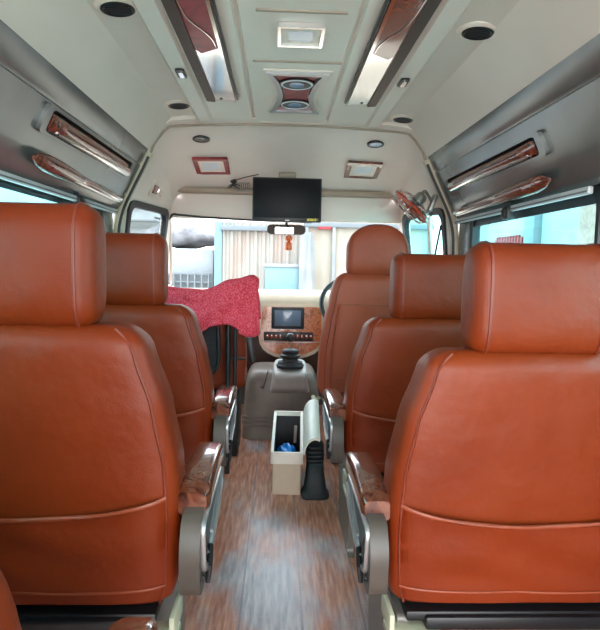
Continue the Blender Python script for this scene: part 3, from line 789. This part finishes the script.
# ------------------------------------------------------------------ side panel fittings
for s, v0, v1, hv0, hv1 in ((-1, .27, .56, .80, .86), (1, .40, .66, .89, .95)):
    sd = 'left' if s < 0 else 'right'
    t = thing('trim_inlay', 'framed burl inlay with chrome streak set in the grey %s side panel' % sd, 'inlay', SPt(s, (v0+v1)/2, 2.19), (0,0,0), 'burl inlays on the side panels')
    base = Vector(t.location)
    fn = lambda a, b, d_: SPt(s, b, a, d_)-base
    oo = round_poly([(1.70,v0),(2.66,v0+.01),(2.68,v1),(1.70,v1)], .03); ii = round_poly([(1.735,v0+.03),(2.635,v0+.035),(2.64,v1-.03),(1.735,v1-.03)], .03)
    frame_ring('frame', oo, ii, .014, fn, M['greypanel'], t)
    prism('backing', ii, .007, fn, M['matteblack'], t)
    # convex lacquered bar: profile bulging outwards
    bm = bmesh.new(); secs = []
    for k in range(25):
        f = k/24; y = 1.755+.86*f; e = min(1, f*8+.3, (1-f)*8+.3)
        a0, a1 = v0+.050, v1-.030; ring_ = []
        for q_ in range(11):
            g = q_/10; ring_.append(SPt(s, a0+(a1-a0)*g, y, .003+.024*e*math.sin(math.pi*g)**.6)-base)
        ring_ += [SPt(s, a1, y, .001)-base, SPt(s, a0, y, .001)-base]
        secs.append(ring_)
    add_rings(bm, secs, True); from_bm('burl_bar', bm, M['burl'], t)
    # chrome lower band of the bar
    bm = bmesh.new(); secs = []
    for k in range(25):
        f = k/24; y = 1.80+.81*f; a1 = v1-.035; a0 = a1-(.05+.085*f); ring_ = []
        for q_ in range(7):
            g = q_/6; ring_.append(SPt(s, a0+(a1-a0)*g, y, .016+.012*math.sin(math.pi*g)**.7)-base)
        ring_ += [SPt(s, a1, y, .004)-base, SPt(s, a0, y, .010)-base]
        secs.append(ring_)
    add_rings(bm, secs, True); from_bm('chrome_band', bm, M['chrome'], t)
    # grab handle: burl club tapering into chrome
    t = thing('grab_handle', 'club shaped burl and chrome grab handle on the %s panel under the inlay' % sd, 'handle', SPt(s, hv0, 2.2, 0), (0,0,0), 'grab handles on the side panels')
    base = Vector(t.location)
    def hpnt(f, off): return SPt(s, hv0+(hv1-hv0)*f, 1.72+.98*f, off)-base
    bm = bmesh.new(); secs = []
    def hsec(f, rv, ro, off):
        c = hpnt(f, off); u_ = (SPt(s, .6, 2, 0)-SPt(s, .4, 2, 0)).normalized(); nn = (SPt(s, .5, 2, .1)-SPt(s, .5, 2, 0)).normalized()
        return [c+u_*rv*math.cos(2*math.pi*k/16)+nn*ro*math.sin(2*math.pi*k/16) for k in range(16)]
    tabr = [(0,.006),(.03,.020),(.09,.028),(.2,.029),(.32,.024),(.42,.018)]
    for f, r_ in tabr: secs.append(hsec(f, r_, r_*.75, .022))
    add_rings(bm, secs, True); from_bm('burl_grip', bm, M['burl'], t)
    bm = bmesh.new(); secs = [hsec(f, r_, r_*.8, .02) for f, r_ in [(.36,.019),(.5,.016),(.7,.014),(.9,.014),(.97,.012),(1,.005)]]
    add_rings(bm, secs, True); from_bm('chrome_arm', bm, M['chrome'], t)
    bm = bmesh.new(); secs = [[p-Vector((0,0,.014)) for p in hsec(f, r_, r_, .02)] for f, r_ in [(.05,.006),(.2,.010),(.45,.009),(.8,.006),(.95,.004)]]
    add_rings(bm, secs, True); from_bm('chrome_underside', bm, M['chrome'], t)
    bm = bmesh.new(); secs = [hsec(f, r_, r_*.6, .034) for f, r_ in [(.44,.003),(.5,.007),(.75,.006),(.86,.003)]]
    add_rings(bm, secs, True); from_bm('burl_insert', bm, M['burl'], t)
    bm = bmesh.new()
    for f in (.10, .9): add_tube(bm, [hpnt(f, .0), hpnt(f, .02)], .012, 8)
    from_bm('mount', bm, M['black'], t)
    # curtain rail under the panel
    t = thing('curtain_rail', 'white aluminium curtain rail along the top of the %s window' % sd, 'rail', (CX+s*.818, 2.17, 1.312 if s < 0 else 1.303), (0,0,0), 'curtain rails')
    box('rail', (0, 0, 0), (.016, 1.20, .022), M['alu'], t, .004)
    box('slot', (-s*.009, 0, -.003), (.002, 1.19, .005), M['extgrey'], t, 0)
    box('bracket', (-s*.004, -.04 if s > 0 else .08, -.012), (.030, .055, .052), M['black'], t, .004)
    box('bracket_clip', (-s*.02, -.04 if s > 0 else .08, -.016), (.012, .034, .030), M['rubber'], t, .003)
# switch plate on the left cab trim
t = thing('switch_plate', 'small brown and chrome switch on the cream trim above the left door window', 'switch', (CX-.722, 3.20, 1.470), (0, R(23), R(-2)))
fnx = lambda a, b, d_: Vector((d_, a, b))
prism('plate', round_poly([(-.10,-.045),(.10,-.045),(.10,.045),(-.10,.045)], .015), .004, fnx, M['cream'], t, .001)
prism('brown_rocker', round_poly([(-.07,-.022),(.0,-.022),(.0,.024),(-.07,.024)], .006), .014, fnx, M['burl'], t, .002)
prism('chrome_lever', round_poly([(.004,-.014),(.085,-.018),(.09,.010),(.004,.016)], .006), .018, fnx, M['chrome'], t, .003)

# ------------------------------------------------------------------ monitor, mirror, wires, fan
t = thing('monitor', 'flat black monitor hanging from the cab ceiling in front of the windscreen', 'monitor', (CX+.0, 3.36, 1.452), (R(-2), 0, 0))
box('housing', (0, 0, 0), (.400, .035, .252), M['black'], t, .006)
box('screen', (0, -.0185, .006), (.382, .003, .222), M['screen'], t, .001)
box('sticker', (.150, -.0210, -.113), (.066, .002, .015), M['yellow'], t, 0, label='yellow sticker')
bm = bmesh.new()
for k in range(4): add_box(bm, (-.006+.006*k, -.0188, -.119), (.004, .001, .005), 0)
from_bm('maker_mark', bm, M['silver'], t)
bm = bmesh.new(); add_box(bm, (0, .03, .09), (.10, .03, .12), .004); add_box(bm, (0, .03, .150), (.10, .04, .02), .004)
from_bm('mount', bm, M['tan'], t)
t = thing('rear_view_mirror', 'rear-view mirror under the monitor with an orange charm on it', 'mirror', (.042, 3.62, 1.297))
prism('housing', round_poly([(-.12,-.030),(.12,-.030),(.12,.030),(-.12,.030)], .028), .03, lambda a, b, d_: Vector((a, -.015+d_, b)), M['brown'], t, .004)
prism('glass', round_poly([(-.070,-.026),(.045,-.026),(.045,.026),(-.070,.026)], .004), .003, lambda a, b, d_: Vector((a, -.0185+d_, b)), M['mirrorglass'], t)
tube('stalk', [(0, .01, .02), (0, .03, .06), (0, .05, .10)], .009, M['black'], t)
t = thing('hanging_charm', 'orange tasselled charm hanging below the rear-view mirror', 'ornament', (.058, 3.585, 1.262))
tube('cord', [(0,.01,.03),(0,0,.0)], .0015, M['red'], t, 6)
lathe('bead', [(.001,.0),(.016,-.006),(.023,-.020),(.017,-.034),(.001,-.040)], M['orange'], t)
lathe('tassel', [(.006,-.036),(.018,-.046),(.020,-.070),(.022,-.092),(.002,-.095)], M['orange'], t)
wr = tube('cable', spline([(-.775,3.60,1.352),(-.71,3.63,1.340),(-.685,3.62,1.352),(-.665,3.61,1.375),(-.62,3.60,1.372),(-.45,3.60,1.360),(-.2,3.60,1.350),(.0,3.60,1.345),(.2,3.60,1.345)], 6), .0065, M['wire'])
tag(wr, 'black cable running from the left door window along the windscreen top', 'cable')
bm = bmesh.new()
for k in range(7):
    ax = -.19-.013*k
    add_tube(bm, [(ax+.018*math.sin(a_*2*math.pi/12)*.35, 3.50+.015*k/7, 1.540+.026*math.cos(a_*2*math.pi/12)) for a_ in range(12)], .0022, 6, True)
bmesh.ops.remove_doubles(bm, verts=bm.verts, dist=1e-5)
cc = from_bm('coiled_cord', bm, M['fanmotor']); tag(cc, 'loose white coiled cord left of the monitor on the cab ceiling', 'cord')
bm = bmesh.new()
for k in range(14):
    a_ = random.uniform(-1, 1); b_ = random.uniform(.2, 1)
    add_tube(bm, spline([(-.275, 3.47, 1.578), (-.275-.02*a_, 3.46, 1.560), (-.285+.05*a_, 3.455, 1.552-.035*b_)], 4), .0028, 5)
add_tube(bm, spline([(-.30, 3.46, 1.566), (-.25, 3.46, 1.578), (-.20, 3.44, 1.590), (-.13, 3.40, 1.600)], 4), .003, 6)
ww = from_bm('wire_bundle', bm, M['wire']); tag(ww, 'tangle of dark wires hanging from the cab ceiling left of the monitor', 'wires')

# fan on the right pillar
t = thing('cab_fan', 'small chrome-caged fan with orange blades on the front right pillar', 'fan', (.672, 2.93, 1.388))
ax = Vector((-.69, .10, -.71)).normalized()      # blows down-left towards the saloon
Q = ax.to_track_quat('Z', 'Y').to_matrix().to_4x4()
bm = bmesh.new()
for r_, z_ in ((.115, 0.0), (.098, .028), (.06, .040), (.098, -.022)):
    add_tube(bm, [Q @ Vector((r_*math.cos(a_*2*math.pi/28), r_*math.sin(a_*2*math.pi/28), z_)) for a_ in range(28)], .0026, 6, True)
for a_ in range(10):
    c_, s_ = math.cos(a_*2*math.pi/10), math.sin(a_*2*math.pi/10)
    add_tube(bm, [Q @ Vector((r_*c_, r_*s_, z_)) for r_, z_ in ((.02,.044),(.06,.040),(.098,.028),(.115,0),(.098,-.022),(.03,-.045))], .0018, 5)
bmesh.ops.remove_doubles(bm, verts=bm.verts, dist=1e-5)
from_bm('cage', bm, M['chrome'], t)
for k in range(4):
    bm = bmesh.new(); a0 = k*math.pi/2; secs = []
    for i in range(7):
        f = i/6; r_ = .018+.082*f; wd = .014+.030*math.sin(min(1, f*1.2)*math.pi*.62)
        tang = Vector((-math.sin(a0), math.cos(a0), 0)); rad = Vector((math.cos(a0), math.sin(a0), 0)); p = rad*r_
        t1 = tang*wd+Vector((0,0,.010)); t2 = -tang*wd+Vector((0,0,-.010)); th = Vector((0,0,.0015))
        secs.append([Q @ (p+t1+th), Q @ (p+t2+th), Q @ (p+t2-th), Q @ (p+t1-th)])
    add_rings(bm, secs, True); from_bm('blade', bm, M['fanred'], t)
bm = bmesh.new(); add_tube(bm, [Q @ Vector((.106*math.cos(a_*2*math.pi/28), .106*math.sin(a_*2*math.pi/28), .006)) for a_ in range(28)], .006, 6, True)
bmesh.ops.remove_doubles(bm, verts=bm.verts, dist=1e-5)
from_bm('orange_rim', bm, M['fanred'], t)
lathe('hub', [(.001,-.012),(.018,-.012),(.018,.012),(.012,.018),(.001,.019)], M['fanred'], t, Q)
lathe('motor', [(.001,-.085),(.022,-.083),(.030,-.070),(.030,-.030),(.020,-.020),(.001,-.018)], M['fanmotor'], t, Q)
bm = bmesh.new(); mm_ = Q @ Vector((0, 0, -.06))
add_tube(bm, spline([mm_, mm_+Vector((.02, 0, .035)), Vector((.085, .0, .055)), Vector((.10, -.02, .02))], 5), .008, 8)
add_box(bm, (.098, -.03, .015), (.02, .06, .09), .004, rot=Euler((0, R(20), 0)))
from_bm('bracket', bm, M['fanmotor'], t)

# ------------------------------------------------------------------ dashboard, console, gear lever
dash = thing('dashboard', 'cream dashboard with burl centre panel across the front of the cab', 'dashboard', (CX, 4.05, 0))
bm = bmesh.new()
pr = [(3.94,.868),(3.96,.886),(4.28,.892),(4.30,.80),(4.30,.62),(3.98,.62),(3.93,.70),(3.92,.83)]
add_prism(bm, round_poly(pr, .03, 3), 1.60, lambda a, b, d_: Vector((-.80+d_, a-4.05, b)))
from_bm('body', bm, M['dash'], dash)
bm = bmesh.new(); add_box(bm, (0, .14, .46), (1.58, .20, .34), .01); from_bm('lower_body', bm, M['brown'], dash)
DX = .093-CX    # centre of the stack
def boat(hx, ht, hb, n=12):
    pts = [(DX-hx*.93, .60+ht*.97), (DX-hx*.80, .60+ht), (DX+hx*.80, .60+ht), (DX+hx*.93, .60+ht*.97), (DX+hx, .60+ht*.75), (DX+hx*1.02, .60)]
    for k in range(n+1):
        a_ = math.pi*k/n; pts.append((DX+hx*1.0*math.cos(a_), .585-hb*math.sin(a_)**.8))
    pts += [(DX-hx*1.02, .60), (DX-hx, .60+ht*.75)]
    return pts
prism('centre_rim', boat(.226,.205,.160), .12, lambda a, b, d_: Vector((a, -.135+d_, b)), M['dash'], dash, .008)
prism('burl_panel', boat(.205,.190,.135), .012, lambda a, b, d_: Vector((a, -.147+d_, b)), M['burl_dash'], dash, .003)
box('display_bezel', (DX-.027, -.152, .712), (.225, .014, .150), M['black'], dash, .006)
box('display', (DX-.027, -.160, .712), (.180, .003, .108), mat('grey_display', srgb(96,112,130), .12), dash, .001)
box('radio', (DX-.02, -.150, .585), (.34, .012, .062), M['black'], dash, .004)
for k in range(11):
    if k not in (4, 5): box('button', (DX-.165+.030*k, -.157, .585), (.022, .004, .030), M['burl'], dash, .002)
for k in (0,1,2,9,10): box('button_mark', (DX-.165+.030*k, -.1595, .592), (.008, .001, .006), M['white'], dash, 0)
tube('silver_line', [(DX-.19,-.150,.548),(DX-.1,-.151,.545),(DX,-.151,.545),(DX+.19,-.150,.548)], .003, M['silver'], dash, 6)
box('side_switches', (.34, -.138, .66), (.07, .01, .16), M['black'], dash, .004)
t = thing('steering_wheel', "black steering wheel behind the driver's seat back, only its left rim showing", 'steering wheel', (.462, 3.60, .835), (R(58), 0, 0))
tube('rim', [(.19*math.cos(a_*2*math.pi/36), .19*math.sin(a_*2*math.pi/36), 0) for a_ in range(36)], .015, M['black'], t, 10, True)
lathe('hub', [(.001,-.04),(.05,-.04),(.06,-.02),(.05,-.005),(.001,0)], M['black'], t)
for a_ in (200, 340, 270): tube('spoke', [(0,0,-.02),(.175*math.cos(R(a_)), .175*math.sin(R(a_)), 0)], .011, M['silver'], t)
tube('column', [(0,0,-.03),(0,0,-.34)], .035, M['black'], t, 12)
# engine cover
hump = thing('engine_cover', 'grey rounded engine cover on the floor below the dashboard', 'engine cover', (.030, 3.46, 0))
secs = []
for k in range(15):
    f = k/14; z = .0+.44*f
    if k < 11: sh = .035*f
    else: sh = .035*f+.05*(1-math.cos((k-10)/4*math.pi/2))
    if k >= 11: z = .345+.075*math.sin((k-10)/4*math.pi/2)
    else: z = .345*k/10
    secs.append([Vector((a, .205+b+.01*f, z)) for a, b in se(7, 40, .250-sh, .225-sh)])
lofted('cover', secs, M['hump'], hump, 60)
bm = bmesh.new()
for z in (.085, .11, .135):
    add_tube(bm, [Vector((a*1.003, .205+b*1.003, z)) for a, b in se(7, 40, .250-.035*z/.44+.001, .225-.035*z/.44+.001)], .005, 6, True)
bmesh.ops.remove_doubles(bm, verts=bm.verts, dist=1e-5)
from_bm('ribs', bm, M['hump'], hump)
secs = []
for z, hx, hy, yo in ((.30,.125,.085,.10),(.36,.112,.095,.07),(.42,.104,.098,.045),(.446,.102,.098,.035),(.460,.095,.092,.033),(.464,.080,.075,.033)):
    secs.append([Vector((a+.048, -.06+yo+b, z+(b)*.35*(z-.3)/.16)) for a, b in se(5, 36, hx, hy)])
lofted('housing', secs, M['boxgrey'], hump, 60)
gc = thing('gear_lever', 'gear lever with a round black knob rising from a ribbed black gaiter', 'gear lever', (.078, 3.40, .0))
secs = []
for k, (z, r_) in enumerate([(.455,.082),(.472,.085),(.480,.076),(.492,.074),(.498,.050),(.512,.044),(.520,.060),(.532,.062),(.540,.048),(.556,.052),(.565,.046),(.572,.02)]):
    secs.append([Vector((r_*math.cos(2*math.pi*q_/24), .033+r_*.95*math.sin(2*math.pi*q_/24), z)) for q_ in range(24)])
lofted('gaiter', secs, M['rubber'], gc, 40)
tube('lever', [(0,.033,.56),(0,.028,.60),(-.002,.02,.63)], .009, M['chrome'], gc)
lathe('knob', [(.001,-.004),(.014,0),(.024,.012),(.027,.026),(.022,.040),(.012,.047),(.001,.049)], M['black'], gc, Matrix.Translation((-.002,.02,.618)))
wr = tube('thin_cord', spline([(-.055,3.40,.44),(-.075,3.37,.36),(-.085,3.40,.33),(-.10,3.395,.345)], 5), .003, M['black']); tag(wr, 'thin black cord hanging at the left side of the gear housing', 'cord')

# ------------------------------------------------------------------ bin and rubber boot
bn = thing('waste_bin', 'beige flip-top bin with white rim standing open on the aisle floor', 'bin', (.052, 2.60, 0), (0, 0, R(-2)))
bm = bmesh.new()
def wall4(bm, hx, y0, y1, z0, zf, zb, th):
    # open-topped box: near top zf, far top zb
    for sx in (-1, 1):
        A = [(sx*hx, y0, z0), (sx*hx, y1, z0), (sx*hx, y1, zb), (sx*hx, y0, zf)]
        V1 = [bm.verts.new(p) for p in A]; V2 = [bm.verts.new((p[0]-sx*th, p[1], p[2])) for p in A]
        bm.faces.new(V1); bm.faces.new(list(reversed(V2)))
        for i in range(4): j = (i+1) % 4; bm.faces.new((V1[i], V2[i], V2[j], V1[j]))
    add_box(bm, (0, y0+th/2, (z0+zf)/2), (2*hx-.001, th, zf-z0), 0)
    add_box(bm, (0, y1-th/2, (z0+zb)/2), (2*hx-.001, th, zb-z0), 0)
wall4(bm, .066, 0, .35, .006, .185, .285, .004); add_box(bm, (0, .175, .004), (.132, .35, .008), 0)
from_bm('body', bm, M['binbeige'], bn)
bm = bmesh.new(); wall4(bm, .076, -.008, .36, .150, .205, .308, .013); from_bm('rim', bm, M['white'], bn)
bm = bmesh.new(); wall4(bm, .062, .004, .346, .012, .19, .285, .001); from_bm('black_liner', bm, M['rubber'], bn)
# curved lid standing open on the right
outl = []
for k in range(11):
    a_ = R(92*k/10); outl.append((.132-.055*math.cos(a_*1.25), .078*math.sin(a_*1.25)))
ino = [(.132+(x-.132)*.86, z*.90-.002) for x, z in reversed(outl)]
bm = bmesh.new(); secs = []
for k in range(9):
    f = k/8; y = -.005+.34*f; zz = .197+.105*f
    secs.append([Vector((x, y, z+zz)) for x, z in outl+ino])
add_rings(bm, secs, True); from_bm('lid', bm, M['white'], bn)
bag = bmesh.new(); bmesh.ops.create_icosphere(bag, subdivisions=4, radius=1)
for v in bag.verts:
    n_ = v.co.normalized(); k = 1+.10*math.sin(n_.x*9+n_.y*5)+.08*math.sin(n_.z*13+n_.x*7)
    v.co = Vector((n_.x*.056*min(1.0, k), n_.y*.10*k, n_.z*.065*k))
bag = from_bm('plastic_bag', bag, M['bag'], None, (.052, 2.715, .135), ang=180); tag(bag, 'crumpled bright blue plastic bag inside the open bin', 'bag')
pp = prism('paper_card', round_poly([(0,0),(.025,0),(.03,.12),(.005,.125)], .006), .002, lambda a, b, d_: Vector((.088+a*.6, 2.80+a*.4+d_, .185+b*.72)), M['extcream'], None)
tag(pp, 'small folded card sticking up inside the open bin', 'card')
bt = thing('rubber_boot', 'black ribbed rubber boot with a flared foot beside the bin', 'boot cover', (.188, 2.585, 0))
secs = []
tab = [(0,.064,.070,0),(.008,.066,.072,0),(.016,.060,.066,0),(.03,.053,.060,.005),(.10,.043,.058,.03),(.145,.040,.058,.055)]
for z, hx, hy, yo in tab: secs.append([Vector((a, yo+b+.02, z)) for a, b in se(4, 28, hx, hy)])
for k in range(4):
    z = .150+.018*k; yo = .06+.008*k
    for dz, gr in ((0, .0), (.006, .006), (.014, .006), (.018, .0)): secs.append([Vector((a, yo+b+.02, z+dz)) for a, b in se(4, 28, .037+gr, .056+gr)])
secs.append([Vector((a, .11+b, .228)) for a, b in se(4, 28, .026, .04)])
secs.append([Vector((a, .11+b, .232)) for a, b in se(4, 28, .012, .02)])
lofted('boot', secs, M['rubber'], bt, 40)

# ------------------------------------------------------------------ outside
struct(box('ground', (0, 8, -.74), (40, 44, .04), M['asphalt'], r=0))
def wheel(parent, x, y, z, r_=.40, ax='X'):
    o = lathe('wheel', [(.001,-.11),(r_*.9,-.11),(r_,-.08),(r_,.08),(r_*.9,.11),(.001,.11)], M['rubber'], parent, Matrix.Translation((x, y, z)) @ Matrix.Rotation(R(90), 4, 'Y' if ax == 'X' else 'X'), 24)
    lathe('hub', [(.001,-.12),(.16,-.12),(.17,-.10),(.17,.10),(.16,.12),(.001,.12)], M['extgrey'], o, Matrix.Translation((x, y, z)) @ Matrix.Rotation(R(90), 4, 'Y' if ax == 'X' else 'X'), 16)
# tall rusty cream truck with blue corner post, straight ahead
t = thing('box_truck', 'rusty cream truck body with a sky blue corner post seen through the windscreen', 'truck', (-.25, 7.0, -.72))
bm = bmesh.new(); n_ = 40; pts = []
for k in range(n_):
    x = -.44+.95*k/(n_-1); y = .0 if k % 4 < 2 else .03; pts.append((x, y))
pts += [(.51, 2.8), (-.44, 2.8)]
add_prism(bm, pts, 1.75, lambda a, b, d_: Vector((a, b, .55+d_))); from_bm('cargo_box', bm, M['extcream'], t)
box('corner_post', (-.49, .02, 1.35), (.09, .10, 1.9), M['blue'], t, .005)
box('corner_post', (-.36+.0, -.03, 2.25), (.02, .04, .12), M['blue'], t, .004)
box('top_rail', (.02, -.03, 2.225), (.96, .06, .06), M['extgrey'], t, .005)
box('tail_board', (.36, -.10, 1.56), (.56, .05, .42), M['paleblue'], t, .008)
box('board_edge', (.36, -.115, 1.785), (.60, .06, .04), M['extwhite'], t, .005)
bm = bmesh.new(); secs = []
for k in range(9):
    f = k/8; z = 2.18-.75*f
    secs.append([Vector((.58+.07*math.cos(q_)*(1+.3*f)+.012*math.sin(3*q_+4*f), -.20+.05*math.sin(q_)*(1+.25*math.sin(5*q_)), z)) for q_ in [2*math.pi*i/20 for i in range(20)]])
add_rings(bm, secs, True); from_bm('canvas_curtain', bm, M['extwhite'], t)
for x in (-.35, .40): wheel(t, x, 1.8, .40); 
box('chassis', (0, 1.4, .48), (.8, 2.8, .12), M['extgrey'], t)
# second cream container truck at the right
t = thing('container_truck', 'pale cream container truck seen right of the blue tail board', 'truck', (.98, 7.2, -.72))
bm = bmesh.new(); pts = []
for k in range(32): pts.append((-.66+1.6*k/31, 0 if k % 4 < 2 else .02))
pts += [(.94, 2.6), (-.66, 2.6)]
add_prism(bm, pts, 1.95, lambda a, b, d_: Vector((a, b, .5+d_))); from_bm('cargo_box', bm, M['extcream2'], t)
for x in (-.64, -.30, .92): box('door_bar', (x, -.03, 1.45), (.04, .04, 1.9), M['extwhite'], t, .004)
box('top_rail', (.14, -.03, 2.30), (1.64, .05, .06), M['extgrey'], t, .004)
box('red_sign', (-.42, -.05, 2.26), (.16, .02, .035), M['red'], t, .003)
for x in (-.5, .75): wheel(t, x, 1.6, .40)
# white pickup at left with a tarpaulin on its load
t = thing('white_pickup', 'white truck with a grey slatted tail rack, left part of the windscreen', 'truck', (-1.42, 7.1, -.72))
box('body', (0, 1.2, 1.72), (1.20, 2.2, .50), M['extwhite'], t, .03)
bm = bmesh.new()
for k in range(14): add_box(bm, (-.55+.085*k, -.02, 1.56), (.018, .03, .20), 0)
for z in (1.47, 1.56, 1.66): add_box(bm, (0, -.01, z), (1.18, .03, .016), 0)
add_box(bm, (0, .06, 1.56), (1.2, .06, .22), 0)
from_bm('slatted_rack', bm, M['extgrey'], t)
secs = [[Vector((a, -.35+b, z)) for a, b in se(5, 28, .62-s_, .28-s_)] for z, s_ in ((.60,.02),(.70,0),(1.36,0),(1.44,.03),(1.47,.10))]
lofted('bonnet', secs, M['extwhite'], t)
for x in (-.5, .5): wheel(t, x, 1.4, .40); wheel(t, x, -.35, .40)
box('chassis', (0, .6, .58), (.9, 2.4, .14), M['extgrey'], t)
tb = bmesh.new(); secs = []
for k in range(25):
    f = k/24; x = -.55+1.10*f; e = math.sin(math.pi*min(1, max(0, f*.9+.05)))**.5
    hz = .15*e*(1+.25*math.sin(f*11)); hy = .40*e
    secs.append([Vector((x, hy*math.cos(q_)*(1+.05*math.sin(4*q_+f*9)), .13*e*1.2*(math.sin(q_))*(1+.15*math.sin(5*q_+f*14))+.14-.05*(1-e))) for q_ in [2*math.pi*i/24 for i in range(24)]])
add_rings(tb, secs, True)
tb = from_bm('tarpaulin', tb, M['tarp'], None, (-1.40, 8.0, 1.285), ang=180); tag(tb, 'sagging grey tarpaulin bundle on top of the white truck', 'tarpaulin')
# white building and hoarding at the far left
t = thing('white_building', 'white building with a pinkish sign seen through the left door window', 'building', (-4.2, 11, -.72))
box('wall', (0, .5, 2.2), (4.0, 1.0, 4.4), M['facade'], t, .01)
box('pink_sign', (1.62, -.03, 2.85), (.55, .06, .12), mat('pink_sign', srgb(232,170,150), .6, col2=srgb(240,225,220), scale=9), t, .005)
box('awning', (1.4, -.20, 2.55), (1.1, .35, .03), M['extgrey'], t, .005)
box('shop_window', (1.55, -.02, 2.20), (.7, .04, .45), M['extwhite'], t, .005)
# building along the right
t = thing('roadside_building', 'pale roadside building with a red striped banner seen through the right window', 'building', (3.4, 6.8, -.72))
box('wall', (.5, 0, 2.2), (1.0, 9.0, 4.4), M['facade'], t, .01)
box('grey_column', (-.05, .70, 2.2), (.12, .30, 4.4), M['extgrey'], t, .01)
bm = bmesh.new()
for k in range(9): add_box(bm, (-.04, 1.15+.10*k, 1.97), (.03, .035, .62), 0)
add_box(bm, (-.03, 1.55, 2.20), (.03, 1.0, .10), 0); from_bm('red_banner', bm, M['red'], t)
box('white_board', (-.015, 1.55, 1.97), (.02, 1.0, .66), M['extwhite'], t, .003)
box('brick_pier', (-.04, -.85, 2.2), (.14, .55, 4.4), M['brick'], t, .01)
box('brick_pier', (-.04, 2.8, 2.2), (.14, .5, 4.4), M['brick'], t, .01)
t = thing('boundary_wall', 'long pale roadside wall outside the left windows', 'wall', (-4.2, 1.5, -.72))
box('wall', (0, 0, 1.1), (.2, 9, 2.2), M['facade'], t, .01)
box('coping', (0, 0, 2.22), (.28, 9, .06), M['extgrey'], t, .005)
